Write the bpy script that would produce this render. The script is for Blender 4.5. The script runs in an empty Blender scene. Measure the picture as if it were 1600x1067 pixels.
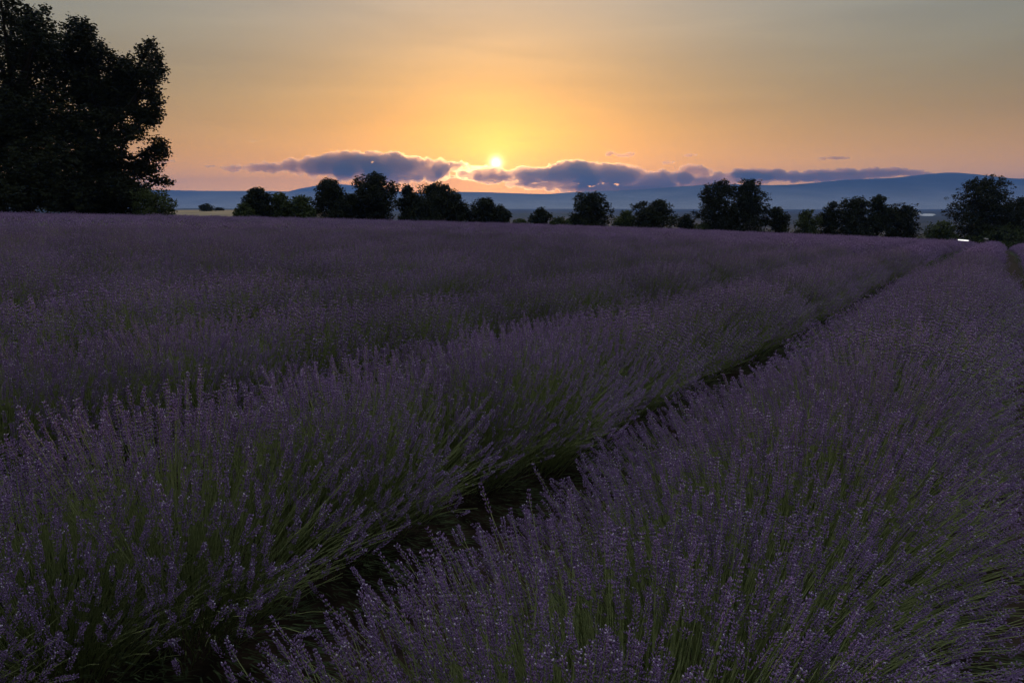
import bpy, bmesh, math, random
import numpy as np
from mathutils import Vector, Matrix

sc = bpy.context.scene
C = sc.collection

# ------------------------------------------------------------------ camera
F = 1111.0                      # focal length in pixels of the 1600 px wide photograph
PITCH = math.radians(10.85)
CZ = 1.65                       # camera height over the soil
cam = bpy.data.cameras.new('camera')
cam.sensor_width = 36.0
cam.lens = 36.0 * F / 1600.0
cam.clip_start = 0.05
cam.clip_end = 120000
cam_o = bpy.data.objects.new('camera', cam)
cam_o.location = (0, 0, CZ)
cam_o.rotation_euler = (math.radians(90) - PITCH, 0, 0)
C.objects.link(cam_o)
sc.camera = cam_o


def ray(px, py):
    u = (px - 800) / F
    v = (533.5 - py) / F
    return Vector((u, math.cos(PITCH) + v * math.sin(PITCH), -math.sin(PITCH) + v * math.cos(PITCH)))


def at(px, py, Y):
    d = ray(px, py)
    return Vector((0, 0, CZ)) + d * (Y / d.y)


# ------------------------------------------------------------------ sky and sun
SUN = ray(775, 255).normalized()
SUN_EL = math.asin(SUN.z)
SUN_AZ = math.atan2(SUN.x, SUN.y)
SKY_STRENGTH = 0.055
world = bpy.data.worlds.new('World')
sc.world = world
world.use_nodes = True
nt = world.node_tree
nt.nodes.clear()
N = nt.nodes.new
L = nt.links.new
out = N('ShaderNodeOutputWorld')
bg = N('ShaderNodeBackground')
bg.inputs['Strength'].default_value = SKY_STRENGTH
sky = N('ShaderNodeTexSky')
sky.sky_type = 'NISHITA'
sky.sun_disc = False
sky.sun_elevation = SUN_EL
sky.sun_rotation = SUN_AZ
sky.altitude = 500
sky.air_density = 1.6
sky.dust_density = 3.0
sky.ozone_density = 2.2
# aureole and disc of the low sun, both part of the sky itself
tc = N('ShaderNodeTexCoord')
nrm = N('ShaderNodeVectorMath'); nrm.operation = 'NORMALIZE'
L(tc.outputs['Generated'], nrm.inputs[0])
sub = N('ShaderNodeVectorMath'); sub.operation = 'SUBTRACT'
L(nrm.outputs[0], sub.inputs[0])
sub.inputs[1].default_value = SUN
ln = N('ShaderNodeVectorMath'); ln.operation = 'LENGTH'
L(sub.outputs[0], ln.inputs[0])          # about the angle to the sun, radians


def math_node(op, a=None, b=None, va=0.0, vb=0.0):
    m = N('ShaderNodeMath'); m.operation = op
    m.inputs[0].default_value = va
    m.inputs[1].default_value = vb
    if a is not None: L(a, m.inputs[0])
    if b is not None: L(b, m.inputs[1])
    return m.outputs[0]


def glow(width, power):
    q = math_node('DIVIDE', ln.outputs['Value'], None, vb=width)
    q = math_node('POWER', q, None, vb=power)
    q = math_node('MULTIPLY', q, None, vb=-1.0)
    return math_node('EXPONENT', q)


def add_glow(prev, g, col):
    m = N('ShaderNodeVectorMath'); m.operation = 'MULTIPLY_ADD'
    L(g, m.inputs[0])
    m.inputs[1].default_value = [c / SKY_STRENGTH for c in col]
    L(prev, m.inputs[2])
    return m.outputs[0]


tint = N('ShaderNodeVectorMath'); tint.operation = 'MULTIPLY'
L(sky.outputs[0], tint.inputs[0])
tint.inputs[1].default_value = (1.42, 1.46, 0.90)
# pale blue-grey of the high twilight sky, growing evenly towards the zenith
sep = N('ShaderNodeSeparateXYZ')
L(nrm.outputs[0], sep.inputs[0])
el = N('ShaderNodeMapRange'); el.interpolation_type = 'SMOOTHSTEP'
el.inputs['From Min'].default_value = 0.03
el.inputs['From Max'].default_value = 0.90
L(sep.outputs['Z'], el.inputs['Value'])
side = N('ShaderNodeMapRange')                 # the sky fades steadily from the sun's side to the opposite one
side.inputs['From Min'].default_value = 0.1; side.inputs['From Max'].default_value = 2.0
side.inputs['To Min'].default_value = 1.75; side.inputs['To Max'].default_value = 0.42
L(ln.outputs['Value'], side.inputs['Value'])
high = add_glow(tint.outputs[0], math_node('MULTIPLY', el.outputs[0], side.outputs[0]), (0.74, 0.77, 0.85))
cur = add_glow(high, glow(0.22, 1.1), (0.10, 0.040, 0.0))
cur = add_glow(cur, glow(0.045, 1.15), (0.95, 0.55, 0.07))
cur = add_glow(cur, glow(0.0058, 1.5), (7.0, 6.0, 4.0))
st = N('ShaderNodeMapping'); st.inputs['Scale'].default_value = (2.2, 2.2, 17.0); st.inputs['Rotation'].default_value = (0.0, 0.05, 0.3)
L(nrm.outputs[0], st.inputs['Vector'])
cn = N('ShaderNodeTexNoise'); cn.inputs['Scale'].default_value = 1.6; cn.inputs['Detail'].default_value = 5; cn.inputs['Distortion'].default_value = 0.5
L(st.outputs[0], cn.inputs['Vector'])
cm = N('ShaderNodeMapRange'); cm.inputs['From Min'].default_value = 0.3; cm.inputs['From Max'].default_value = 0.7
cm.inputs['To Min'].default_value = 0.93; cm.inputs['To Max'].default_value = 1.07
L(cn.outputs['Fac'], cm.inputs['Value'])
cs = N('ShaderNodeVectorMath'); cs.operation = 'SCALE'
L(cur, cs.inputs[0]); L(cm.outputs[0], cs.inputs['Scale'])
cur = cs.outputs[0]
band = math_node('MULTIPLY', math_node('ABSOLUTE', sep.outputs['Z']), None, vb=-1 / 0.055)
band = math_node('MULTIPLY', math_node('EXPONENT', band), glow(1.5, 2.0))
cur = add_glow(cur, band, (2.2, 1.02, 0.20))
L(cur, bg.inputs['Color'])
L(bg.outputs[0], out.inputs['Surface'])

sun = bpy.data.lights.new('sun_light', 'SUN')
sun.energy = 1.6
sun.angle = math.radians(0.5)
sun.color = (1.0, 0.58, 0.24)
sun_o = bpy.data.objects.new('sun_light', sun)
sun_o.rotation_euler = SUN.to_track_quat('Z', 'Y').to_euler()
sun_o.location = (0, 0, 50)
C.objects.link(sun_o)

sc.view_settings.view_transform = 'Standard'
sc.view_settings.look = 'None'
sc.view_settings.exposure = 0.0
sc.view_settings.gamma = 1.0
sc.render.engine = 'CYCLES'
sc.cycles.use_denoising = True
sc.cycles.max_bounces = 6
sc.cycles.diffuse_bounces = 3
sc.cycles.transparent_max_bounces = 16
sc.cycles.volume_bounces = 3
sc.cycles.volume_step_rate = 0.08
sc.cycles.volume_max_steps = 256

# ------------------------------------------------------------------ helpers


def node_mat(name, build):
    m = bpy.data.materials.new(name)
    m.use_nodes = True
    t = m.node_tree
    t.nodes.clear()
    build(t)
    return m


def varied(name, ca, cb, scale=8.0, rough=0.8, detail=4.0, coord='Object', per_obj=0.0, bump=0.0, trans=0.0, spec=0.2):
    def build(t):
        o = t.nodes.new('ShaderNodeOutputMaterial')
        p = t.nodes.new('ShaderNodeBsdfPrincipled')
        p.inputs['Roughness'].default_value = rough
        p.inputs['Specular IOR Level'].default_value = spec
        co = t.nodes.new('ShaderNodeTexCoord')
        n = t.nodes.new('ShaderNodeTexNoise')
        n.inputs['Scale'].default_value = scale
        n.inputs['Detail'].default_value = detail
        t.links.new(co.outputs[coord], n.inputs['Vector'])
        r = t.nodes.new('ShaderNodeValToRGB')
        r.color_ramp.elements[0].position = 0.3
        r.color_ramp.elements[1].position = 0.7
        r.color_ramp.elements[0].color = (*ca, 1)
        r.color_ramp.elements[1].color = (*cb, 1)
        t.links.new(n.outputs['Fac'], r.inputs['Fac'])
        col = r.outputs['Color']
        if per_obj:
            oi = t.nodes.new('ShaderNodeObjectInfo')
            mr = t.nodes.new('ShaderNodeMapRange')
            mr.inputs['To Min'].default_value = 1 - per_obj
            mr.inputs['To Max'].default_value = 1 + per_obj
            t.links.new(oi.outputs['Random'], mr.inputs['Value'])
            mx = t.nodes.new('ShaderNodeVectorMath'); mx.operation = 'SCALE'
            t.links.new(col, mx.inputs[0])
            t.links.new(mr.outputs[0], mx.inputs['Scale'])
            col = mx.outputs[0]
        t.links.new(col, p.inputs['Base Color'])
        if bump:
            b = t.nodes.new('ShaderNodeBump')
            b.inputs['Strength'].default_value = bump
            t.links.new(n.outputs['Fac'], b.inputs['Height'])
            t.links.new(b.outputs[0], p.inputs['Normal'])
        sh = p.outputs[0]
        if trans:
            tr = t.nodes.new('ShaderNodeBsdfTranslucent')
            t.links.new(col, tr.inputs['Color'])
            ms = t.nodes.new('ShaderNodeMixShader')
            ms.inputs[0].default_value = trans
            t.links.new(sh, ms.inputs[1]); t.links.new(tr.outputs[0], ms.inputs[2])
            sh = ms.outputs[0]
        t.links.new(sh, o.inputs['Surface'])
    return node_mat(name, build)


M = {
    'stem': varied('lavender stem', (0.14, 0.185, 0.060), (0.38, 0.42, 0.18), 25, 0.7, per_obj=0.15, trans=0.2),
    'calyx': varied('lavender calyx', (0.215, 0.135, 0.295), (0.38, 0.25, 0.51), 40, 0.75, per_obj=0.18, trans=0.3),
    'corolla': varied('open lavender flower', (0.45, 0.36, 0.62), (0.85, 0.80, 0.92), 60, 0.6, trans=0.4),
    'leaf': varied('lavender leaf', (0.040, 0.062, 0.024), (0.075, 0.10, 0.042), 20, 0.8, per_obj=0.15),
    'soil': varied('soil', (0.045, 0.030, 0.020), (0.11, 0.075, 0.05), 6, 0.95, 8, bump=0.5),
    'plain': varied('valley fields', (0.035, 0.05, 0.025), (0.12, 0.11, 0.06), 0.004, 0.95, 6),
    'wheat': varied('cut wheat field', (0.20, 0.155, 0.10), (0.30, 0.24, 0.15), 0.15, 0.95, 6),
    'forest': varied('forested slope', (0.012, 0.018, 0.014), (0.035, 0.042, 0.030), 0.002, 0.95, 8),
    'slope': None,
    'bark': varied('bark', (0.020, 0.015, 0.011), (0.05, 0.04, 0.03), 6, 0.9, bump=0.4),
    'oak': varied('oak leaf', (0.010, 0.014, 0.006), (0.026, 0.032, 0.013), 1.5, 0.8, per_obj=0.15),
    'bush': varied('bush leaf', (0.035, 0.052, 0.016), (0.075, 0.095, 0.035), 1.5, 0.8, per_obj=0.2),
    'straw': varied('dry grass', (0.20, 0.16, 0.08), (0.36, 0.30, 0.17), 3, 0.9),
}



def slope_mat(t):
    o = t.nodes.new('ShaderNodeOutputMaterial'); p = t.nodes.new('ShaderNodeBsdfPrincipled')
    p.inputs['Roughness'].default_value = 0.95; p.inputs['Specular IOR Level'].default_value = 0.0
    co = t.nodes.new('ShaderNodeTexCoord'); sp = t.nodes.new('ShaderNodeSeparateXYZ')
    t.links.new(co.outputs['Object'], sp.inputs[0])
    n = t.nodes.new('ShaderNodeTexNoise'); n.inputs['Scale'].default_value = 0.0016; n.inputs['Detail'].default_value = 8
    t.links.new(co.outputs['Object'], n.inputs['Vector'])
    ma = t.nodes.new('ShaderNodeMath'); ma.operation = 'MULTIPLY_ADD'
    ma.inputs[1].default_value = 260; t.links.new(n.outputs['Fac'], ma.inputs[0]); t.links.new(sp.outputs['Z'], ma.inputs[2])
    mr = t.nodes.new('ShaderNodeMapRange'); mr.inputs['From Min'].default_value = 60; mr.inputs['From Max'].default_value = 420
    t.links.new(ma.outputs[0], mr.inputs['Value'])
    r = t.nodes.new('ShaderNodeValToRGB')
    r.color_ramp.elements[0].color = (0.34, 0.34, 0.33, 1); r.color_ramp.elements[1].color = (0.018, 0.024, 0.020, 1)  # pale foot colour paints the valley mist onto the slopes
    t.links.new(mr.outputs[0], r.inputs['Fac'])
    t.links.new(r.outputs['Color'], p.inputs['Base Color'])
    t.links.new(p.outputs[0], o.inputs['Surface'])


M['slope'] = node_mat('slope with mist painted at foot', slope_mat)
rng = np.random.default_rng(7)
random.seed(7)


def mesh_obj(name, verts, faces, mats, parent=None, mat_idx=None, smooth=False, link=True):
    """verts (n,3), faces: list of (k,3)/(k,4) int arrays; mat_idx: list of ints, one for each array."""
    me = bpy.data.meshes.new(name)
    faces = [np.asarray(f, dtype=np.int32) for f in faces if len(f)]
    nl = sum(f.size for f in faces)
    nf = sum(len(f) for f in faces)
    me.vertices.add(len(verts))
    me.vertices.foreach_set('co', np.asarray(verts, dtype=np.float32).ravel())
    me.loops.add(nl)
    me.polygons.add(nf)
    me.loops.foreach_set('vertex_index', np.concatenate([f.ravel() for f in faces]))
    starts = []
    o = 0
    for f in faces:
        starts.append(o + np.arange(len(f)) * f.shape[1])
        o += f.size
    me.polygons.foreach_set('loop_start', np.concatenate(starts).astype(np.int32))
    if mat_idx is not None:
        me.polygons.foreach_set('material_index', np.concatenate([np.full(len(f), i, dtype=np.int32) for f, i in zip(faces, mat_idx)]))
    for m in mats:
        me.materials.append(m)
    me.update(calc_edges=True)
    if smooth:
        me.polygons.foreach_set('use_smooth', np.ones(nf, dtype=bool))
    ob = bpy.data.objects.new(name, me)
    if link:
        C.objects.link(ob)
    if parent is not None:
        ob.parent = parent
    return ob


def tag(o, label=None, cat=None, group=None, kind=None):
    if label: o['label'] = label
    if cat: o['category'] = cat
    if group: o['group'] = group
    if kind: o['kind'] = kind
    return o


def empty(name, loc=(0, 0, 0), rz=0.0):
    o = bpy.data.objects.new(name, None)
    o.location = loc
    o.rotation_euler = (0, 0, rz)
    C.objects.link(o)
    return o


def copy_part(o, parent):
    c = o.copy()
    C.objects.link(c)
    c.parent = parent
    return c


class Acc:
    """collects triangle soups by material slot"""
    def __init__(self):
        self.v = []; self.f = []; self.m = []; self.n = 0

    def add(self, v, f, m):
        if len(f) == 0: return
        self.v.append(v); self.f.append(np.asarray(f) + self.n); self.m.append(m); self.n += len(v)

    def build(self, name, mats, parent=None, link=True, smooth=False):
        return mesh_obj(name, np.concatenate(self.v), self.f, mats, parent, self.m, smooth, link)


def tube(pts, radii, sides=5):
    """tapered tube along points"""
    pts = [Vector(p) for p in pts]
    vs = []
    for i, p in enumerate(pts):
        d = (pts[min(i + 1, len(pts) - 1)] - pts[max(i - 1, 0)]).normalized()
        a = d.orthogonal().normalized() if abs(d.z) > 0.9 else d.cross(Vector((0, 0, 1))).normalized()
        b = d.cross(a)
        for k in range(sides):
            t = 2 * math.pi * k / sides
            vs.append(p + (a * math.cos(t) + b * math.sin(t)) * radii[i])
    fs = []
    for i in range(len(pts) - 1):
        for k in range(sides):
            k2 = (k + 1) % sides
            fs.append((i * sides + k, i * sides + k2, (i + 1) * sides + k2, (i + 1) * sides + k))
    return np.array(vs), np.array(fs)


# ------------------------------------------------------------------ ground
SA, SB, SK = -0.0300, 0.003, 2.5e-4


def ground_z(x, y):
    x = np.asarray(x, dtype=float); y = np.asarray(y, dtype=float)
    r = np.hypot(x, y)
    rc = 90.0
    rr = np.minimum(r, rc)
    k = np.where(r > 0, rr / np.maximum(r, 1e-6), 1.0)
    z = SA * x * k + SB * y * k - SK * rr ** 2 - np.maximum(r - rc, 0) * 2 * SK * rc * 0.72
    plain = -34 + 2.5 * np.sin(x * 0.0013 + 1) * np.cos(y * 0.0011)
    d = z - plain
    z = plain + 3.0 * np.logaddexp(0, d / 3.0)          # smooth maximum
    # knoll with the wheat stubble, left of the middle
    b = np.exp(-(((x + 112) / 60) ** 4 + ((y - 262) / 70) ** 4))
    return z * (1 - b) + b * (-0.45 + (y - 262) * 0.008)


angs = np.linspace(0, 2 * np.pi, 361)[:-1]
rads = np.concatenate([[0.0], np.geomspace(0.6, 60000, 240)])
gv = [(0, 0, float(ground_z(0, 0)))]
G = []
for r in rads[1:]:
    x = r * np.sin(angs); y = r * np.cos(angs)
    G.append(np.stack([x, y, ground_z(x, y)], 1))
gv = np.concatenate([np.array(gv)] + G)
q = []
na = len(angs)
ii = np.arange(na); jj = (ii + 1) % na
tri0 = np.stack([np.zeros(na, int), 1 + jj, 1 + ii], 1)
for k in range(len(rads) - 2):
    a = 1 + k * na
    q.append(np.stack([a + ii, a + jj, a + na + jj, a + na + ii], 1))


def ground_mat(t):
    o = t.nodes.new('ShaderNodeOutputMaterial')
    p = t.nodes.new('ShaderNodeBsdfPrincipled')
    p.inputs['Roughness'].default_value = 0.95
    p.inputs['Specular IOR Level'].default_value = 0.1
    co = t.nodes.new('ShaderNodeTexCoord')

    def ramp(scale, detail, a, b, lo=0.35, hi=0.65):
        n = t.nodes.new('ShaderNodeTexNoise')
        n.inputs['Scale'].default_value = scale
        n.inputs['Detail'].default_value = detail
        t.links.new(co.outputs['Object'], n.inputs['Vector'])
        r = t.nodes.new('ShaderNodeValToRGB')
        r.color_ramp.elements[0].position = lo; r.color_ramp.elements[1].position = hi
        r.color_ramp.elements[0].color = (*a, 1); r.color_ramp.elements[1].color = (*b, 1)
        t.links.new(n.outputs['Fac'], r.inputs['Fac'])
        return n, r
    n1, soil = ramp(9, 9, (0.018, 0.012, 0.009), (0.050, 0.034, 0.024))
    n2, fields = ramp(0.0035, 5, (0.014, 0.018, 0.020), (0.042, 0.042, 0.042))
    ge = t.nodes.new('ShaderNodeVectorMath'); ge.operation = 'LENGTH'
    t.links.new(co.outputs['Object'], ge.inputs[0])
    mr = t.nodes.new('ShaderNodeMapRange')
    mr.inputs['From Min'].default_value = 70; mr.inputs['From Max'].default_value = 160
    t.links.new(ge.outputs['Value'], mr.inputs['Value'])
    mx = t.nodes.new('ShaderNodeMix'); mx.data_type = 'RGBA'
    t.links.new(mr.outputs[0], mx.inputs['Factor'])
    t.links.new(soil.outputs['Color'], mx.inputs['A'])
    t.links.new(fields.outputs['Color'], mx.inputs['B'])
    t.links.new(mx.outputs['Result'], p.inputs['Base Color'])
    b = t.nodes.new('ShaderNodeBump'); b.inputs['Strength'].default_value = 0.6; b.inputs['Distance'].default_value = 0.05
    t.links.new(n1.outputs['Fac'], b.inputs['Height'])
    t.links.new(b.outputs[0], p.inputs['Normal'])
    t.links.new(p.outputs[0], o.inputs['Surface'])


ground = mesh_obj('ground', gv, [tri0, np.concatenate(q)], [node_mat('earth', ground_mat)], smooth=True)
tag(ground, 'brown soil and valley floor under the lavender field', 'ground', kind='structure')

# stubble field seen between the big trees and the hedge
wu, wy = np.meshgrid(np.linspace(-0.480, -0.383, 24), np.linspace(205, 312, 24))
wx = wu * wy
wv = np.stack([wx.ravel(), wy.ravel(), ground_z(wx.ravel(), wy.ravel()) + 0.12], 1)
wq = [(r * 24 + c, r * 24 + c + 1, (r + 1) * 24 + c + 1, (r + 1) * 24 + c) for r in range(23) for c in range(23)]
tag(mesh_obj('wheat_field', wv, [np.array(wq)], [M['wheat']], smooth=True), 'pale cut wheat field beyond the lavender, right of the big tree', 'field', kind='structure')

# ------------------------------------------------------------------ mountains


def fbm(x, seed, octs=6, base=1.0):
    r = np.random.default_rng(seed)
    out_ = np.zeros_like(x)
    a = 1.0
    for i in range(octs):
        ph = r.uniform(0, 6.28, 3)
        f = base * 2 ** i * r.uniform(0.9, 1.1)
        out_ += a * (np.sin(x * f + ph[0]) + 0.6 * np.sin(x * f * 1.7 + ph[1]))
        a *= 0.5
    return out_


def ridge(name, label, pts, R, depth, seed, rough=1.0, base=-38.0, ncol=420, nrow=26, mat='forest'):
    px = np.array([p[0] for p in pts], float); py = np.array([p[1] for p in pts], float)
    xs = np.linspace(px[0], px[-1], ncol)
    ys = np.interp(xs, px, py)
    ker = np.hanning(19); ker /= ker.sum()
    ys = np.convolve(np.pad(ys, 9, mode='edge'), ker, mode='valid')
    top = np.array([at(a, b, R).z for a, b in zip(xs, ys)])
    ux = np.array([ray(a, 320).x / ray(a, 320).y for a in xs])
    V = []
    for j in range(nrow):
        s = j / (nrow - 1)                 # 0 foot towards us, ~0.62 ridge, 1 foot behind
        if s < 0.62:
            k = (s / 0.62); hk = k ** 1.15
        else:
            k = (1 - s) / 0.38; hk = k ** 0.9
        hk = min(1, hk)
        Y = R + (s - 0.62) * depth
        g = fbm(ux * 60 + j * 0.35, seed, 6, 0.7) * rough * 14 * (hk * (1 - hk) * 4 * 0.9 + 0.10)
        z = base + (top - base) * hk + g * (0.4 + 0.6 * hk) * (hk > 0)
        # keep the ridge the highest line of each column
        z = np.minimum(z, base + (top - base) * 1.0 + g * 0.15)
        V.append(np.stack([ux * R + 0.02 * (Y - R) * np.sin(ux * 9), np.full(ncol, Y), z], 1))
    V = np.concatenate(V)
    i, j = np.meshgrid(np.arange(ncol - 1), np.arange(nrow - 1))
    a = (j * ncol + i).ravel()
    fq = np.stack([a, a + 1, a + 1 + ncol, a + ncol], 1)
    return tag(mesh_obj(name, V, [fq], [M[mat]], smooth=True), label, 'mountain', kind='structure')


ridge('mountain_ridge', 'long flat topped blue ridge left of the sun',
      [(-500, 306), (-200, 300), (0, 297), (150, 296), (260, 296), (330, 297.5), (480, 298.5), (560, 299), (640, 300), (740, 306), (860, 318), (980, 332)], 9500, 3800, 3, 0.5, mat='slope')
ridge('mountain_peak', 'faint far peak showing over the flat ridge',
      [(400, 312), (440, 302), (470, 294), (500, 288), (525, 286), (560, 289), (600, 295), (660, 304), (720, 312)], 12600, 1800, 5, 0.5)
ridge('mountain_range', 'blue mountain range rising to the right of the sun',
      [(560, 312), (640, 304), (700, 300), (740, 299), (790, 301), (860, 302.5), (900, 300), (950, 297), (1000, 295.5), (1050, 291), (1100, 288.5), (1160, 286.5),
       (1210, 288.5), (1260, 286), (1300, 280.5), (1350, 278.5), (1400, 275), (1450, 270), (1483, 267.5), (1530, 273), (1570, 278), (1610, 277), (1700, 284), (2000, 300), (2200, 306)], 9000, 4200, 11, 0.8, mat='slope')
ridge('foothill', 'low wooded hill at the foot of the mountains',
      [(700, 352), (760, 340), (800, 334), (850, 332), (900, 334), (960, 337), (1050, 340), (1150, 345), (1300, 346), (1420, 349), (1500, 347), (1600, 344), (1750, 342), (1900, 346)], 2600, 900, 17, 0.35, base=-40)
ridge('foothill', 'low wooded rise beyond the wheat field on the left',
      [(-100, 330), (100, 326), (250, 326), (330, 325), (400, 327), (480, 325.5), (560, 328), (640, 331), (720, 336)], 2900, 900, 23, 0.3, base=-40)

# two pale strips of covered field in the valley on the right


def pale_strip(px0, py0, px1, py1, w, Y, label):
    a = at(px0, py0, Y); b = at(px1, py1, Y)
    V = []
    n = 20
    for i in range(n):
        t = i / (n - 1)
        c = a.lerp(b, t)
        ww = w * math.sin(math.pi * (0.08 + 0.84 * t)) * (0.8 + 0.2 * math.sin(t * 9))
        V += [(c.x, c.y + 60 * t - ww * 20, c.z - ww * 0.5), (c.x, c.y + 60 * t + ww * 20, c.z + ww * 0.5)]
    fq = [(2 * i, 2 * i + 2, 2 * i + 3, 2 * i + 1) for i in range(n - 1)]
    return tag(mesh_obj('pale_field', np.array(V), [np.array(fq)], [M['pale']], smooth=True), label, 'field', kind='structure')


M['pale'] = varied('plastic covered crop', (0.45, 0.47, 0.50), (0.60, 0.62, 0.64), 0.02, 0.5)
pale_strip(1432, 334.5, 1448, 332.8, 2.0, 2400, 'upper pale strip of covered field in the valley')
pale_strip(1444, 337.5, 1472, 334.5, 2.6, 2300, 'lower pale strip of covered field in the valley')

# ------------------------------------------------------------------ lavender
AZ = math.radians(34.5)
RD = np.array([math.sin(AZ), math.cos(AZ)])       # along the rows
RN = np.array([-RD[1], RD[0]])                    # across, to the left
ROW0, PITCH_ROW = 0.70, 1.80
MATS = [M['stem'], M['calyx'], M['corolla'], M['leaf']]


def frames(d):
    """orthonormal pairs for unit directions d (n,3)"""
    ref = np.where(np.abs(d[:, 2:3]) > 0.9, np.array([[1.0, 0, 0]]), np.array([[0, 0, 1.0]]))
    a = np.cross(d, ref); a /= np.linalg.norm(a, axis=1, keepdims=True)
    return a, np.cross(d, a)


def spindles(P, D, length, rad, sides=3):
    """little pointed buds: base point, ring, tip"""
    n = len(P)
    a, b = frames(D)
    length = np.broadcast_to(length, (n,))[:, None]; rad = np.broadcast_to(rad, (n,))[:, None]
    vs = [P]
    mid = P + D * length * 0.45
    for k in range(sides):
        t = 2 * math.pi * k / sides
        vs.append(mid + (a * math.cos(t) + b * math.sin(t)) * rad)
    vs.append(P + D * length)
    V = np.stack(vs, 1).reshape(-1, 3)
    m = sides + 2
    base = np.arange(n)[:, None] * m
    fs = []
    for k in range(sides):
        k2 = (k + 1) % sides
        fs.append(np.concatenate([base, base + 1 + k2, base + 1 + k], 1))
        fs.append(np.concatenate([base + m - 1, base + 1 + k, base + 1 + k2], 1))
    return V, np.concatenate(fs)


def stems(B, Mi, T, r0, r1, sides=3):
    """curved stems through base, middle and tip points (n,3 each)"""
    n = len(B)
    rings = []
    pts = []
    for t in (0.0, 0.4, 0.72, 1.0):
        pts.append((1 - t) ** 2 * B + 2 * t * (1 - t) * Mi + t * t * T)
    d = T - B
    d = d / np.linalg.norm(d, axis=1, keepdims=True)
    a, b = frames(d)
    for i, p in enumerate(pts):
        r = r0 + (r1 - r0) * i / 3
        for k in range(sides):
            th = 2 * math.pi * k / sides
            rings.append(p + (a * math.cos(th) + b * math.sin(th)) * r)
    V = np.stack(rings, 1).reshape(-1, 3)
    m = 4 * sides
    base = np.arange(n)[:, None] * m
    fs = []
    for i in range(3):
        for k in range(sides):
            k2 = (k + 1) % sides
            fs.append(np.concatenate([base + i * sides + k, base + i * sides + k2, base + (i + 1) * sides + k2, base + (i + 1) * sides + k], 1))
    return V, np.concatenate(fs)


def heads(acc, T, D, lod, rg):
    """flower heads that end at T and point along D"""
    n = len(T)
    a, b = frames(D)
    hl = rg.uniform(0.056, 0.112, n)
    if lod == 0:
        nw, nk = 9, 6
    elif lod == 1:
        nw, nk = 4, 3
    else:
        nw, nk = 1, 1
    if lod == 2:
        V, f = spindles(T - D * (hl * 0.95)[:, None], D, hl * 1.15, 0.0076, 4)
        acc.add(V, f, 1)
        sel = rg.random(n) < 0.35
        V, f = spindles(T[sel] - D[sel] * 0.01 + rg.normal(0, .006, (sel.sum(), 3)), D[sel], 0.014, 0.005, 3)
        acc.add(V, f, 2)
        return
    Ws = []; Ps = []; Ds = []; Ls = []; Rs = []
    for w in range(nw):
        s = w / (nw - 1) if nw > 1 else 0.5
        if w == 0 and lod == 0:                         # the lone whorl under the head
            off = -hl * rg.uniform(1.15, 1.5, n)
        else:
            off = -hl * (1 - s)
        wr = 0.0025 + 0.0058 * math.sin(math.pi * min(1, 0.25 + 0.62 * s)) * (1.15 if lod else 1)
        for k in range(nk):
            th = 2 * math.pi * (k + 0.5 * (w % 2)) / nk + rg.normal(0, 0.25, n)
            o = a * np.cos(th)[:, None] + b * np.sin(th)[:, None]
            P = T + D * (off + rg.normal(0, 0.0015, n))[:, None] + o * wr * 0.5
            tilt = rg.uniform(0.25, 0.75, n)[:, None]
            d = D + o * tilt; d /= np.linalg.norm(d, axis=1, keepdims=True)
            Ps.append(P); Ds.append(d)
            Ws.append(np.full(n, s)); Ls.append(rg.uniform(0.0075, 0.0108, n) * (1.7 if lod else 1)); Rs.append(rg.uniform(0.0013, 0.0021, n) * (2.1 if lod else 1))
    P = np.concatenate(Ps); D2 = np.concatenate(Ds); Lh = np.concatenate(Ls); Rr = np.concatenate(Rs)
    V, f = spindles(P, D2, Lh, Rr, 3)
    acc.add(V, f, 1)
    # a few open corollas
    sel = rg.random(len(P)) < (0.12 if lod == 0 else 0.16) * np.concatenate(Ws) ** 2.5
    V, f = spindles(P[sel] + D2[sel] * (Lh[sel] * 0.75)[:, None], D2[sel], 0.0048 * (1.5 if lod else 1), 0.0024 * (1.5 if lod else 1), 4)
    acc.add(V, f, 2)


def dome(c, a, rg):
    """height of the spike tips over the clump, across c and along a"""
    return 0.80 * np.maximum(0.02, 1 - np.abs(c / 0.96) ** 2.3) ** 0.62 - 0.04 * (a / 0.3) ** 2


def spike_layout(n, rg, lean=0.0):
    # even over the arc of the dome
    ph = np.where(rg.random(n) < 0.04, rg.uniform(-1.3, 1.3, n), rg.uniform(-1.08, 1.08, n)) + rg.normal(0, 0.03, n)
    c = 0.89 * np.sin(ph)
    a = rg.uniform(-0.33, 0.33, n)
    k = 1 - 0.26 * rg.random(n) ** 2.4                      # some stay lower inside
    k *= 1 + rg.normal(0, 0.065, n)
    z = np.maximum(dome(c, a, rg), rg.uniform(0.07, 0.22, n))
    T = np.stack([c * k, a * (0.7 + 0.5 * k), z * k + 0.02], 1)
    B = np.stack([c * 0.42 + rg.normal(0, 0.03, n), a * 0.45 + rg.normal(0, 0.03, n), np.full(n, 0.06) + rg.uniform(0, 0.1, n)], 1)
    Mi = B * 0.45 + T * 0.55
    Mi[:, 2] += 0.03 + 0.05 * np.abs(c)
    D = T - Mi
    D += rg.normal(0, 0.045, (n, 3))
    D[:, 2] += 0.12
    D /= np.linalg.norm(D, axis=1, keepdims=True)
    return B, Mi, T, D


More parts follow.
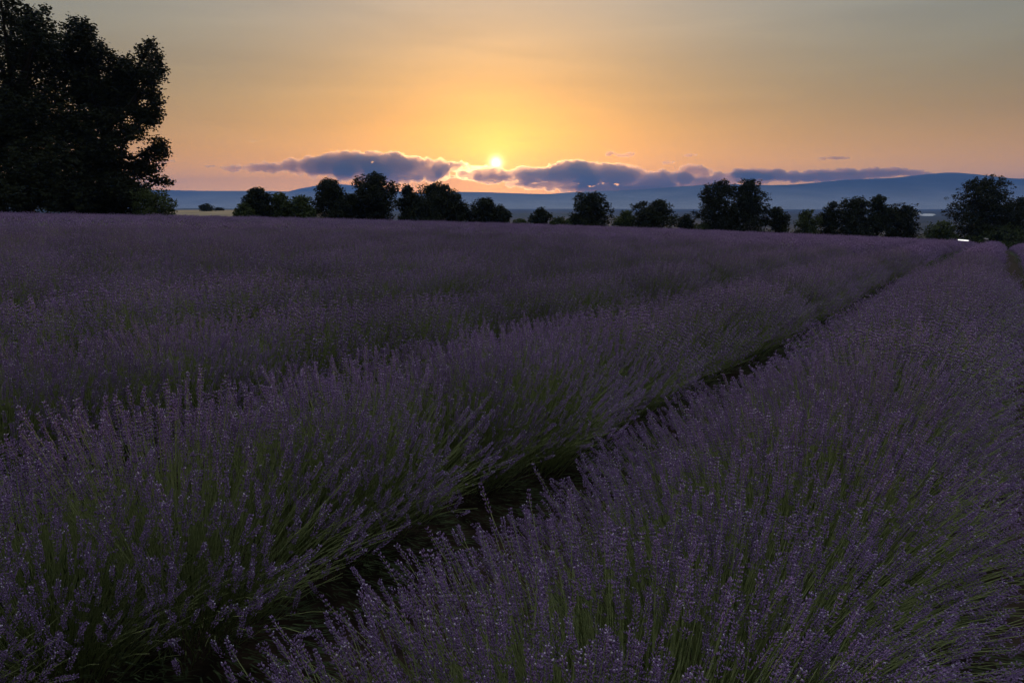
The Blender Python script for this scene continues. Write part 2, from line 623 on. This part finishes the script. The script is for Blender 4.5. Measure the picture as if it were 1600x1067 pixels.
def make_clump(lod, seed, link=False):
    rg = np.random.default_rng(seed)
    acc = Acc()
    n = (440, 430, 330)[lod]
    B, Mi, T, D = spike_layout(n, rg)
    if lod < 2:
        V, f = stems(B, Mi, T - D * 0.02, (0.0014, 0.0016)[lod], (0.0010, 0.0013)[lod], 3)
        acc.add(V, f, 0)
    else:
        a, b = frames(D)
        P0 = B * 0.3 + T * 0.7 - np.array([0, 0, 0.02])
        V = np.stack([P0 - a * 0.004, P0 + a * 0.004, T], 1).reshape(-1, 3)
        acc.add(V, np.arange(3 * n).reshape(-1, 3), 0)
    heads(acc, T, D, lod, rg)
    # bare green stems and the leafy cushion below
    m = (720, 420, 0)[lod]
    if m:
        B2, M2, T2, D2 = spike_layout(m, rg)
        T2 = B2 + (T2 - B2) * rg.uniform(0.55, 0.86, m)[:, None]
        M2 = B2 * 0.5 + T2 * 0.5 + np.array([0, 0, 0.04])
        V, f = stems(B2, M2, T2, 0.0015, 0.0010, 3)
        acc.add(V, f, 0)
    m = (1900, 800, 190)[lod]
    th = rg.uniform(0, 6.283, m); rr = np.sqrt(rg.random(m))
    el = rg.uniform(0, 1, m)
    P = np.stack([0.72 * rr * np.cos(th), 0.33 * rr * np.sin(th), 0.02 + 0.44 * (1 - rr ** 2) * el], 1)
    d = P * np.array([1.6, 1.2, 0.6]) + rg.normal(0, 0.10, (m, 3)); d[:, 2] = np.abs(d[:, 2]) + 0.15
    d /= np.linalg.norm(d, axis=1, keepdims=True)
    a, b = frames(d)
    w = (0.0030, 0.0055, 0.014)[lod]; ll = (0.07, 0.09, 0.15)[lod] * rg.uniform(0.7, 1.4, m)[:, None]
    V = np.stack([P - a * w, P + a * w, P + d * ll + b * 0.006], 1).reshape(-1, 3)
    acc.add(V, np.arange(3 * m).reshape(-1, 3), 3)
    return acc.build('clump', MATS, link=link)


CLUMPS = [[make_clump(0, 100 + i) for i in range(4)], [make_clump(1, 200 + i) for i in range(4)], [make_clump(2, 300 + i) for i in range(4)]]


def make_spike(seed):
    """one long spike with its stem, root at the origin, growing along +z"""
    rg = np.random.default_rng(seed)
    acc = Acc()
    B = np.zeros((1, 3)); T = np.array([[rg.normal(0, .02), rg.normal(0, .02), 0.50]]); Mi = np.array([[0.0, rg.normal(0, .02), 0.26]])
    D = T - Mi; D /= np.linalg.norm(D)
    V, f = stems(B, Mi, T - D * 0.02, 0.0015, 0.0011, 4)
    acc.add(V, f, 0)
    heads(acc, T, D, 0, rg)
    return acc.build('flower_spike', MATS, link=False)


SPIKES = [make_spike(400 + i) for i in range(7)]

# points for the far plants are instanced by geometry nodes
far_coll = bpy.data.collections.new('far plants')
for o in CLUMPS[1] + CLUMPS[2]:          # picks 0-3 are the finer plants, 4-7 the far ones
    far_coll.objects.link(o)


def scatter_group():
    g = bpy.data.node_groups.new('scatter plants', 'GeometryNodeTree')
    g.interface.new_socket('Geometry', in_out='INPUT', socket_type='NodeSocketGeometry')
    g.interface.new_socket('Geometry', in_out='OUTPUT', socket_type='NodeSocketGeometry')
    gi = g.nodes.new('NodeGroupInput'); go = g.nodes.new('NodeGroupOutput')
    ci = g.nodes.new('GeometryNodeCollectionInfo')
    ci.inputs['Collection'].default_value = far_coll
    ci.inputs['Separate Children'].default_value = True
    ci.inputs['Reset Children'].default_value = True
    ip = g.nodes.new('GeometryNodeInstanceOnPoints')
    ip.inputs['Pick Instance'].default_value = True

    def attr(name, typ):
        a = g.nodes.new('GeometryNodeInputNamedAttribute')
        a.data_type = typ
        a.inputs['Name'].default_value = name
        return a.outputs['Attribute']
    g.links.new(gi.outputs[0], ip.inputs['Points'])
    g.links.new(ci.outputs[0], ip.inputs['Instance'])
    g.links.new(attr('pick', 'INT'), ip.inputs['Instance Index'])
    cx = g.nodes.new('ShaderNodeCombineXYZ')
    g.links.new(attr('turn', 'FLOAT'), cx.inputs['Z'])
    er = g.nodes.new('FunctionNodeEulerToRotation')
    g.links.new(cx.outputs[0], er.inputs[0])
    g.links.new(er.outputs[0], ip.inputs['Rotation'])
    g.links.new(attr('size', 'FLOAT_VECTOR'), ip.inputs['Scale'])
    g.links.new(ip.outputs[0], go.inputs[0])
    return g


SCATTER = scatter_group()


FAR_WIDE = 0.80


def scatter(name, P, turn, size, dist, parent=None):
    me = bpy.data.meshes.new(name)
    me.from_pydata([tuple(p) for p in P], [], [])
    pick = rng.integers(0, 4, len(P)) + np.where(dist < 24.0, 0, 4)
    for nm, typ, vals in (('turn', 'FLOAT', turn), ('pick', 'INT', pick)):
        at_ = me.attributes.new(nm, typ, 'POINT')
        at_.data.foreach_set('value', np.asarray(vals, dtype=np.float32 if typ == 'FLOAT' else np.int32))
    at_ = me.attributes.new('size', 'FLOAT_VECTOR', 'POINT')
    at_.data.foreach_set('vector', np.column_stack([size * FAR_WIDE, size, size]).astype(np.float32).ravel())
    o = bpy.data.objects.new(name, me)
    C.objects.link(o)
    o.modifiers.new('plants', 'NODES').node_group = SCATTER
    if parent is not None: o.parent = parent
    o['kind'] = 'stuff'
    return o


def row_points(t0, s0, s1, step=0.50):
    s = np.arange(s0, s1, step)
    s = s + rng.normal(0, 0.04, len(s))
    t = t0 + rng.normal(0, 0.035, len(s)) + 0.05 * np.sin(s * 0.35 + t0)
    xy = s[:, None] * RD + t[:, None] * RN
    z = ground_z(xy[:, 0], xy[:, 1])
    turn = -AZ + rng.normal(0, 0.10, len(s)) + math.pi * (rng.random(len(s)) < 0.5)
    size = rng.normal(1.0, 0.055, len(s)).clip(0.86, 1.14)
    return s, np.column_stack([xy, z]), turn, size


def in_field(P):
    """inside the field's edge and near what the lens could see"""
    x, y = P[:, 0], P[:, 1]
    edge = 62 + 0.28 * x
    u = x / np.maximum(y, 0.5)
    return (y < edge + 2.0) & (y > -1.5) & (np.abs(u) < 0.95 + 3.0 / np.maximum(y, 0.6))


def place(mesh_src, parent, P, turn, size, base, wide=1.0):
    o = mesh_src.copy()
    C.objects.link(o)
    o.parent = parent
    o.location = (P[0] - base[0], P[1] - base[1], P[2] - base[2])
    o.rotation_euler = (0, 0, turn)
    o.scale = (size * wide, size, size)
    return o


ROW_LABELS = [
    (-1, 'lavender row at the right edge, beyond the nearest row on its right side'),
    (0, 'nearest lavender row, filling the lower right, with tall pale tipped spikes'),
    (1, 'second lavender row, from the lower left corner up to the right'),
    (2, 'third lavender row from the front, starting at the middle of the left edge'),
    (3, 'fourth lavender row from the front, just behind the third dark furrow'),
    (4, 'fifth lavender row from the front, blending into the field behind it'),
]
for idx, label in ROW_LABELS:
    t0 = ROW0 + PITCH_ROW * idx - (0.10 if idx == 0 else 0.10 if idx < 0 else 0.0)
    s, P, turn, size = row_points(t0, -1.6, 130)
    ok = in_field(P)
    s, P, turn, size = s[ok], P[ok], turn[ok], size[ok]
    dist = np.linalg.norm(P[:, :2], axis=1)
    base = P[0].copy()
    row = empty('lavender_row', base)
    tag(row, label, 'lavender row', 'lavender rows that can be told apart')
    near = dist < 17.0
    order = np.argsort(dist)
    picked = 0
    for i in np.nonzero(near)[0]:
        lod = 0 if dist[i] < 5.2 else 1
        src = CLUMPS[lod][rng.integers(len(CLUMPS[lod]))]
        cl = place(src, row, P[i], turn[i], size[i], base, 1.15 if idx == 0 else 0.94 if idx == 1 else FAR_WIDE)
        cl['kind'] = 'stuff'
        # the largest spikes in view stand as pieces of their own
        if idx in (0, 1) and dist[i] < (4.2 if idx == 0 else 4.5) and picked < 290:
            m = 26
            B, Mi, T, D = spike_layout(m, rng)
            for k in range(m):
                v = Vector(T[k] - B[k])
                v.normalize()
                sc_ = rng.uniform(0.86, 1.08)
                sp = SPIKES[rng.integers(len(SPIKES))].copy()
                C.objects.link(sp)
                sp.parent = cl
                sp.location = Vector(T[k]) - v * (0.5 * sc_)
                sp.rotation_mode = 'QUATERNION'
                sp.rotation_quaternion = v.to_track_quat('Z', 'Y')
                sp.scale = (sc_, sc_, sc_)
                picked += 1
    if (~near).any():
        scatter('distant_growth', P[~near] - base, turn[~near], size[~near], dist[~near], row)

FP, FT, FS = [], [], []
for idx in list(range(5, 62)) + list(range(-8, -1)):
    s, P, turn, size = row_points(ROW0 + PITCH_ROW * idx, -5, 140)
    ok = in_field(P)
    FP.append(P[ok]); FT.append(turn[ok]); FS.append(size[ok])
FP = np.concatenate(FP); FT = np.concatenate(FT); FS = np.concatenate(FS)
fld = scatter('lavender_field', FP, FT, FS, np.linalg.norm(FP[:, :2], axis=1))
tag(fld, 'far purple lavender field running back to the line of trees', 'lavender field', kind='stuff')

# ------------------------------------------------------------------ trees


def leaf_cloud(rg, lobes, count, size, clump=0.35):
    """leaf sized faces gathered in twigs through the lobes' volume"""
    lobes = np.array(lobes)                               # x y z rx ry rz
    vol = lobes[:, 3] * lobes[:, 4] * lobes[:, 5]
    per = 14
    nt_ = max(8, count // per)
    which = rg.choice(len(lobes), nt_, p=vol ** 0.8 / (vol ** 0.8).sum())
    d = rg.normal(0, 1, (nt_, 3)); d /= np.linalg.norm(d, axis=1, keepdims=True)
    r = rg.random(nt_) ** 0.42
    cen = lobes[which, :3] + d * r[:, None] * lobes[which, 3:] * (1 + rg.normal(0, 0.07, (nt_, 1)))
    P = np.repeat(cen, per, 0) + np.clip(rg.normal(0, 1, (nt_ * per, 3)), -1.5, 1.5) * clump * np.array([1, 1, 0.75])
    n = len(P)
    q1 = rg.normal(0, 1, (n, 3)); q1 /= np.linalg.norm(q1, axis=1, keepdims=True)
    a, b = frames(q1)
    s = size * rg.uniform(0.6, 1.3, n)[:, None]
    V = np.stack([P - a * s, P + b * s * 0.62, P + a * s, P - b * s * 0.62], 1).reshape(-1, 3)
    return V, np.arange(4 * n).reshape(-1, 4)


def tree(name, label, cat, px, top, width, Y, lobes=None, leaves=6000, leaf=0.12, mat='oak', seed=1, low=0.12, group=None, nl=11, clump=0.3, round_=1.0):
    """px/top/width are in photograph pixels at depth Y; the tree stands on the terrain there"""
    rg = np.random.default_rng(seed)
    g = at(px, 330, Y)
    gz = float(ground_z(g.x, g.y)) - 0.05
    H = at(px, top, Y).z - gz
    W = width / F * Y / 2 * 1.34
    root = empty(name, (g.x, g.y, gz))
    tag(root, label, cat, group)
    if lobes is None:
        L_ = []
        for i in range(nl):
            h = low + (1 - low) * (i + 0.5) / nl
            prof = math.sin(math.pi * min(0.97, 0.18 + 0.80 * h)) ** (0.65 * round_)
            th = i * 2.4 + rg.uniform(-0.5, 0.5)
            rr = W * prof * rg.uniform(0.35, 0.66)
            lr = W * rg.uniform(0.30, 0.46) * (0.65 + 0.5 * prof)
            lz = min(lr * rg.uniform(0.7, 1.0), H * 0.2)
            zz = min(h * H, H - lz * 0.95)
            L_.append((rr * math.cos(th), rr * math.sin(th) * 0.9, zz, lr, lr, lz))
        L_.append((rg.uniform(-.2, .2) * W, 0, H * 0.55, W * 0.5, W * 0.5, H * 0.30))
        L_.append((rg.uniform(-.25, .25) * W, 0, H * 0.90, W * 0.30, W * 0.3, H * 0.12))
    else:
        L_ = []
        for (lx, ly, lr, lz_) in lobes:              # pixel position and radii of each lobe
            p = at(lx, ly, Y)
            rx = lr / F * Y; rz = lz_ / F * Y
            L_.append((p.x - g.x, rg.uniform(-0.5, 0.5) * W * 0.7, p.z - gz, rx, rx, rz))
    acc = Acc()
    V, f = leaf_cloud(rg, L_, leaves, leaf, clump)
    V[:, 2] = np.maximum(V[:, 2], 0.02)
    acc.add(V, f, 0)
    cr = acc.build('crown', [M[mat]], root)
    cr['kind'] = 'stuff'
    # trunk and limbs
    tr = Acc()
    r0 = max(0.05, H * 0.032)
    fork = Vector((rg.normal(0, .05) * W, rg.normal(0, .05) * W, H * 0.30))
    top_p = Vector((rg.normal(0, .08) * W, 0, H * 0.82))
    v, f = tube([(0, 0, -0.2), (rg.normal(0, .02), 0, H * .15), fork, fork.lerp(top_p, .5) + Vector((rg.normal(0, .05) * W, 0, 0)), top_p], [r0 * 1.35, r0, r0 * .8, r0 * .5, r0 * .12], 7)
    tr.add(v, f, 0)
    trunk = tr.build('trunk', [M['bark']], root, smooth=True)
    for l in L_:
        e = Vector(l[:3])
        b0 = fork.lerp(top_p, min(0.9, max(0.0, (e.z / H - 0.3) / 0.6)) * 0.6)
        if e.z < fork.z: b0 = Vector((0, 0, H * 0.15))
        mid = b0.lerp(e, .5) + Vector((0, 0, -0.04 * H))
        v, f = tube([b0, mid, e, e + (e - mid) * 0.12], [r0 * .38, r0 * .26, r0 * .14, r0 * .04], 5)
        a2 = Acc(); a2.add(v, f, 0)
        a2.build('limb', [M['bark']], trunk, smooth=True)
    return root


# the big dark trees on the left
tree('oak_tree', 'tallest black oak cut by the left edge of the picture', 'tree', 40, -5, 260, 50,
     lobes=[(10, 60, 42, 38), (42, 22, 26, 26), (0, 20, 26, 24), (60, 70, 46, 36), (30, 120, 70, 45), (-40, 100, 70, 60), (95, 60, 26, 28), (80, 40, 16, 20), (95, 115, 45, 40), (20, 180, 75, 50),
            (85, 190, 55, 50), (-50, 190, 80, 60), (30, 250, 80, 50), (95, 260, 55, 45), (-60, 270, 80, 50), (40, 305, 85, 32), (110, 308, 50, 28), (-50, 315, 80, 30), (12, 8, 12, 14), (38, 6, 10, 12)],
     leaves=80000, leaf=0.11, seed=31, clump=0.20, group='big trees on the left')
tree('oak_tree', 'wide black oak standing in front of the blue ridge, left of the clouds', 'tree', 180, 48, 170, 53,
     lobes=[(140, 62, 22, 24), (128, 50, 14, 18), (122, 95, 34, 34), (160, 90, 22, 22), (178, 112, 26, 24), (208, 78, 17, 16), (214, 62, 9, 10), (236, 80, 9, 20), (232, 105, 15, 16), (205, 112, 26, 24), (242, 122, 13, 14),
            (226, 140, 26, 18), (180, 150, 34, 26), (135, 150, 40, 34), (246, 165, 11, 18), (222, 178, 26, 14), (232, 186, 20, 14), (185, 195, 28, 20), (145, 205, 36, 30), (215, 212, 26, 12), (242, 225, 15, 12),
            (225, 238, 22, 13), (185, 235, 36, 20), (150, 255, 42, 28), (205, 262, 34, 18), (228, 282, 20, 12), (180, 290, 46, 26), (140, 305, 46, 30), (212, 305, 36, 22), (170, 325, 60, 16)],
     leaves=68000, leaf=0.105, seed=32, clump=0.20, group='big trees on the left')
tree('bush', 'leafy green bush at the foot of the big dark oaks', 'bush', 243, 295, 66, 51, leaves=5200, leaf=0.075, mat='bush', seed=33, low=0.05, nl=9, clump=0.16)

TG = 'trees along the far edge of the field'
SPEC = [
    # px, top, width, Y, leaves, mat, kind, label
    (402, 294, 46, 74, 5200, 'oak', 'tree', 'small round dark tree at the left end of the tree line', 0.02),
    (383, 318, 26, 72, 1800, 'bush', 'bush', 'low bush hugging the left side of the small round tree', 0.02),
    (438, 305, 40, 76, 3200, 'bush', 'bush', 'green bush just right of the small round tree', 0.02),
    (472, 307, 40, 77, 3200, 'bush', 'bush', 'green bush left of the tall trees under the long cloud', 0.02),
    (518, 281, 58, 80, 7000, 'oak', 'tree', 'dark broad tree under the left half of the long cloud', 0.03),
    (548, 304, 44, 81, 3600, 'oak', 'tree', 'short dark tree filling the gap between two taller ones', 0.03),
    (586, 271, 72, 82, 9000, 'oak', 'tree', 'tallest tree of the left clump, its top against the cloud', 0.03),
    (638, 291, 38, 84, 4000, 'oak', 'tree', 'slim pointed tree left of the twin peaked one', 0.03),
    (664, 312, 60, 83, 4200, 'oak', 'bush', 'low dark bush between the slim and the twin peaked tree', 0.02),
    (686, 286, 62, 85, 7500, 'oak', 'tree', 'twin peaked dark tree just left of the sun', 0.03),
    (715, 305, 42, 86, 4200, 'oak', 'tree', 'sloping dark tree at the right shoulder of the clump by the sun', 0.03),
    (756, 310, 46, 87, 4600, 'oak', 'tree', 'brownish round tree straight below the sun', 0.02),
    (782, 322, 30, 87, 2400, 'oak', 'bush', 'low bush right of the tree below the sun', 0.02),
    (812, 342, 24, 84, 900, 'bush', 'bush', 'tiny bush alone right of the sun', 0.02),
    (845, 326, 28, 86, 2200, 'oak', 'tree', 'little round tree standing alone against pale hills', 0.03),
    (874, 341, 34, 86, 1700, 'bush', 'bush', 'low bush between the little round tree and a lobed tree', 0.02),
    (900, 338, 30, 87, 1600, 'oak', 'bush', 'dark bush at the left foot of the lobed tree', 0.02),
    (926, 300, 62, 88, 4800, 'oak', 'tree', 'lobed tree with gaps in its crown in the middle right', 0.10),
    (978, 329, 30, 89, 1900, 'bush', 'tree', 'small pointed tree left of the low domed tree', 0.03),
    (1024, 314, 72, 90, 6800, 'oak', 'tree', 'low domed dark tree right of the middle', 0.02),
    (1072, 337, 28, 90, 1900, 'oak', 'bush', 'round bush at the right foot of the domed tree', 0.02),
    (1122, 283, 58, 91, 6200, 'oak', 'tree', 'tall ragged tree, left one of the pair before the mountains', 0.10),
    (1168, 281, 66, 93, 8200, 'oak', 'tree', 'tall dense tree, right one of the pair before the mountains', 0.06),
    (1100, 350, 44, 91, 1800, 'bush', 'bush', 'green undergrowth at the foot of the tall pair', 0.02),
    (1214, 324, 40, 93, 3400, 'oak', 'tree', 'short round tree just right of the tall pair', 0.03),
    (1262, 329, 36, 94, 2400, 'bush', 'tree', 'thin small tree between two dark clumps on the right', 0.03),
    (1298, 316, 34, 95, 3200, 'oak', 'tree', 'slim tree at the left end of the right hand clump', 0.03),
    (1337, 309, 64, 96, 7000, 'oak', 'tree', 'broad tree in the middle of the right hand clump', 0.03),
    (1374, 306, 42, 96, 4600, 'oak', 'tree', 'pointed tree in the right hand clump', 0.03),
    (1410, 319, 54, 97, 5200, 'oak', 'tree', 'rounded tree at the right end of the right hand clump', 0.03),
    (1472, 347, 48, 96, 2600, 'bush', 'bush', 'low green bush left of the big tree at the right edge', 0.02),
    (1534, 276, 100, 97, 12500, 'oak', 'tree', 'big spreading dark tree near the right edge', 0.06),
    (1592, 309, 56, 98, 5600, 'oak', 'tree', 'dark tree cut by the right edge of the picture', 0.03),
    (1556, 350, 90, 95, 3600, 'bush', 'bush', 'green undergrowth below the big tree at the right edge', 0.02),
    (1660, 300, 80, 99, 6000, 'oak', 'tree', 'dark tree just outside the right edge', 0.03),
]
for i, (px, top, w, Y, nleaf, mat, cat, label, low) in enumerate(SPEC):
    if px > 1640: continue
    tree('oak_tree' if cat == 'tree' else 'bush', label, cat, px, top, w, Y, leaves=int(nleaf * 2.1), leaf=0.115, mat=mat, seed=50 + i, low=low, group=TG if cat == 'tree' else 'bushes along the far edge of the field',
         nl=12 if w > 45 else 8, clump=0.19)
tree('oak_tree', 'tiny round tree far off on the pale wheat field', 'tree', 322, 320.5, 20, 250, leaves=1500, leaf=0.25, seed=97, low=0.02, nl=7, clump=0.5)
tree('oak_tree', 'very low dark tree far off, right of the tiny round one', 'tree', 342, 326, 12, 262, leaves=900, leaf=0.25, seed=98, low=0.02, nl=6, clump=0.4)

# ------------------------------------------------------------------ white streak and dull mark at the row's end, shaped as made-up lamps


def lit(name, col, e):
    def build(t):
        o = t.nodes.new('ShaderNodeOutputMaterial'); em = t.nodes.new('ShaderNodeEmission')
        em.inputs[0].default_value = (*col, 1); em.inputs[1].default_value = e
        t.links.new(em.outputs[0], o.inputs[0])
    return node_mat(name, build)


M['lit'] = lit('white light streak', (1.0, 0.98, 0.95), 1.4)
M['cap'] = varied('grey plastic cap', (0.25, 0.25, 0.25), (0.35, 0.35, 0.35), 20, 0.5)


def lamp(px, py, half, tilt, Y, thick, label, mat):  # invented tube, caps and stake for a white mark of unknown source
    p = at(px, py, Y)
    root = empty('white_mark', p)
    tag(root, label, 'white mark')
    hw = half / F * Y
    a = Vector((-hw, 0, tilt)); b = Vector((hw, 0, -tilt))
    v, f = tube([a, a.lerp(b, .04), a.lerp(b, .3), a.lerp(b, .7), a.lerp(b, .96), b], [thick * .5, thick * .8, thick, thick, thick * .8, thick * .5], 10)
    t_ = Acc(); t_.add(v, f, 0); t_.build('tube', [mat], root, smooth=True)
    for e, d in ((a, -1), (b, 1)):
        dv = (b - a).normalized() * d
        v, f = tube([e, e + dv * 0.03, e + dv * 0.04], [thick * .55, thick * .5, 0.001], 10)
        t_ = Acc(); t_.add(v, f, 0); t_.build('end_cap', [M['cap']], root, smooth=True)
    v, f = tube([(0, 0, -0.9), (0, 0, -0.4), (0, 0, -thick * 0.9)], [0.012, 0.012, 0.012], 6)
    t_ = Acc(); t_.add(v, f, 0); t_.build('stake', [M['cap']], root)
    return root


lamp(1505, 375.5, 8.5, 0.022, 36, 0.028, 'bright white light streak glowing over the far end of the rows', M['lit'])
M['dim'] = varied('dull white plastic', (0.45, 0.42, 0.45), (0.6, 0.56, 0.6), 9, 0.5)
lamp(1541, 373.5, 3, 0.02, 36, 0.03, 'small dull white mark right of the bright streak', M['dim'])

# ------------------------------------------------------------------ clouds


def cloud_mat(name, dens, col, aniso, absorb, uneven=0.0, floor=0.0):
    def build(t):
        o = t.nodes.new('ShaderNodeOutputMaterial'); v = t.nodes.new('ShaderNodeVolumePrincipled')
        v.inputs['Color'].default_value = (*col, 1)
        v.inputs['Density'].default_value = dens
        v.inputs['Anisotropy'].default_value = aniso
        v.inputs['Absorption Color'].default_value = (*absorb, 1)
        if uneven:
            co = t.nodes.new('ShaderNodeTexCoord')
            n = t.nodes.new('ShaderNodeTexNoise')
            n.inputs['Scale'].default_value = 1 / uneven
            n.inputs['Detail'].default_value = 5
            n.inputs['Roughness'].default_value = 0.62
            t.links.new(co.outputs['Object'], n.inputs['Vector'])
            mr = t.nodes.new('ShaderNodeMapRange')
            mr.inputs['From Min'].default_value = 0.40; mr.inputs['From Max'].default_value = 0.60
            mr.inputs['To Min'].default_value = dens * floor; mr.inputs['To Max'].default_value = dens * 1.6
            t.links.new(n.outputs['Fac'], mr.inputs['Value'])
            t.links.new(mr.outputs[0], v.inputs['Density'])
        t.links.new(v.outputs[0], o.inputs['Volume'])
    m = node_mat(name, build)
    return m


M['scrap'] = cloud_mat('thin cloud', 0.0045, (0.84, 0.76, 0.72), 0.88, (0, 0, 0), 260)
M['cloud'] = cloud_mat('cloud', 0.0115, (0.97, 0.82, 0.68), 0.84, (0, 0, 0))
M['veil'] = cloud_mat('small dark cloud', 0.016, (0.90, 0.72, 0.60), 0.78, (0, 0, 0))
CY = 18000.0


def cloud(name, label, blobs, seed, voxel=15, disp=75, mat='cloud', Y=CY, cat='cloud', group=None):
    """blobs: (px, py, rx, ry) in photograph pixels, at depth Y"""
    rg = np.random.default_rng(seed)
    bm = bmesh.new()
    c0 = at(blobs[0][0], blobs[0][1], Y)
    k = Y / F
    for (px, py, rx, ry) in blobs:
        m = max(1, int(rx / max(ry, 1)) * 2)
        for j in range(m + 2):
            fx = rg.uniform(-1, 1); fy = rg.uniform(-1, 1) * math.sqrt(max(0, 1 - fx * fx))
            sx = px + fx * max(0, rx - ry * 0.6); sy = py + fy * ry * 0.45
            r = ry * rg.uniform(0.45, 0.75) * k
            p = at(sx, sy, Y)
            mat4 = Matrix.Translation(p - c0 + Vector((0, rg.uniform(-0.6, 0.6) * ry * k, 0))) @ Matrix.Diagonal((r * rg.uniform(1.1, 1.8), r * 1.3, r, 1))
            bmesh.ops.create_icosphere(bm, subdivisions=2, radius=1.0, matrix=mat4)
        # core of the blob
        mat4 = Matrix.Translation(at(px, py, Y) - c0) @ Matrix.Diagonal((rx * 0.88 * k, max(ry, rx * 0.25) * 0.9 * k, ry * 0.72 * k, 1))
        bmesh.ops.create_icosphere(bm, subdivisions=3, radius=1.0, matrix=mat4)
    me = bpy.data.meshes.new(name)
    bm.to_mesh(me); bm.free()
    me.materials.append(M[mat])
    o = bpy.data.objects.new(name, me)
    o.location = c0
    C.objects.link(o)
    rm = o.modifiers.new('union', 'REMESH'); rm.mode = 'VOXEL'; rm.voxel_size = voxel
    for s_, (size, st) in enumerate(((disp * 6, disp * 1.9), (disp * 2.4, disp * 2.2), (disp * 0.9, disp * 1.1))):
        tx = bpy.data.textures.new('puff', 'CLOUDS'); tx.noise_scale = size; tx.noise_depth = 3
        dm = o.modifiers.new('puff', 'DISPLACE'); dm.texture = tx; dm.strength = st; dm.mid_level = 0.5; dm.texture_coords = 'LOCAL'
    return tag(o, label, cat, group)


CL = True
if CL:
    cloud('cloud', 'long dark cloud bank left of the sun with a thin pointed left end',
          [(374, 262, 28, 4), (420, 262, 55, 9), (480, 260, 65, 14), (540, 256, 75, 23), (600, 260, 85, 26), (645, 267, 60, 18), (680, 258, 30, 12), (705, 261, 26, 8), (610, 278, 75, 10), (530, 268, 70, 10)], 1)
    cloud('cloud', 'broken bright edged cloud scraps just left of the sun',
          [(700, 276, 26, 5), (728, 268, 22, 6), (750, 262, 14, 5), (715, 258, 16, 5), (740, 278, 26, 7)], 2, voxel=14, disp=60, mat='scrap')
    cloud('cloud', 'broad dark cloud bank below and right of the sun, resting on the mountains',
          [(780, 276, 45, 13), (766, 269, 30, 9), (742, 272, 26, 8), (840, 275, 60, 18), (900, 272, 65, 25), (960, 275, 65, 24), (1020, 282, 65, 20), (850, 288, 60, 9), (930, 292, 80, 12), (1085, 268, 24, 14), (1100, 284, 65, 14), (1160, 278, 50, 14), (1000, 294, 100, 10)], 3)
    cloud('cloud', 'ragged low cloud bank along the right hand mountain ridge',
          [(1180, 272, 44, 11), (1240, 276, 55, 10), (1300, 274, 50, 12), (1360, 271, 46, 9), (1405, 270, 40, 7), (1445, 272, 24, 4)], 4, voxel=16, disp=45, mat='veil')
    small = 'small loose clouds above the banks'
    cloud('cloud', 'small bright edged cloud above the middle of the right bank', [(955, 240, 10, 4), (972, 243, 14, 3.5), (986, 240, 8, 4)], 5, voxel=12, mat='veil', disp=40, group=small)
    cloud('cloud', 'tiny cloud high over the lumps of the right bank', [(1080, 242.5, 13, 3)], 6, voxel=10, mat='veil', disp=30, group=small)
    cloud('cloud', 'tiny flat cloud just above the right bank', [(1045, 254, 13, 2.6)], 7, voxel=10, mat='veil', disp=25, group=small)
    cloud('cloud', 'lens shaped dark cloud floating alone over the right ridge', [(1290, 247.5, 14, 2.4), (1308, 247, 24, 3)], 8, voxel=10, mat='veil', disp=22, group=small)
    cloud('cloud', 'small thin cloud beside the big oak', [(262, 252, 13, 2), (246, 255, 10, 2)], 9, voxel=10, mat='veil', disp=20, group=small)
    cloud('cloud', 'tiny dark cloud at the left tip of the long bank', [(328, 260, 9, 2)], 10, voxel=10, mat='veil', disp=15, group=small)
    cloud('cloud', 'tiny pale cloud high over the long bank', [(397, 221, 10, 2.2)], 11, voxel=10, mat='scrap', disp=18, group=small)

# ------------------------------------------------------------------ haze
HAZE = True
if HAZE:
    bm = bmesh.new()
    bmesh.ops.create_cube(bm, size=1.0)
    me = bpy.data.meshes.new('haze')
    bm.to_mesh(me); bm.free()
    hz = bpy.data.objects.new('haze', me)
    x0, x1, y0, y1, z0, z1 = -14000, 17000, -3000, 13800, -48, 470
    hz.scale = (x1 - x0, y1 - y0, z1 - z0)
    hz.location = ((x0 + x1) / 2, (y0 + y1) / 2, (z0 + z1) / 2)
    C.objects.link(hz)
    me.materials.append(cloud_mat('haze', 9.2e-5, (0.19, 0.41, 1.0), 0.30, (0, 0, 0)))
    tag(hz, 'thin blue evening haze over the valley', 'haze', kind='stuff')
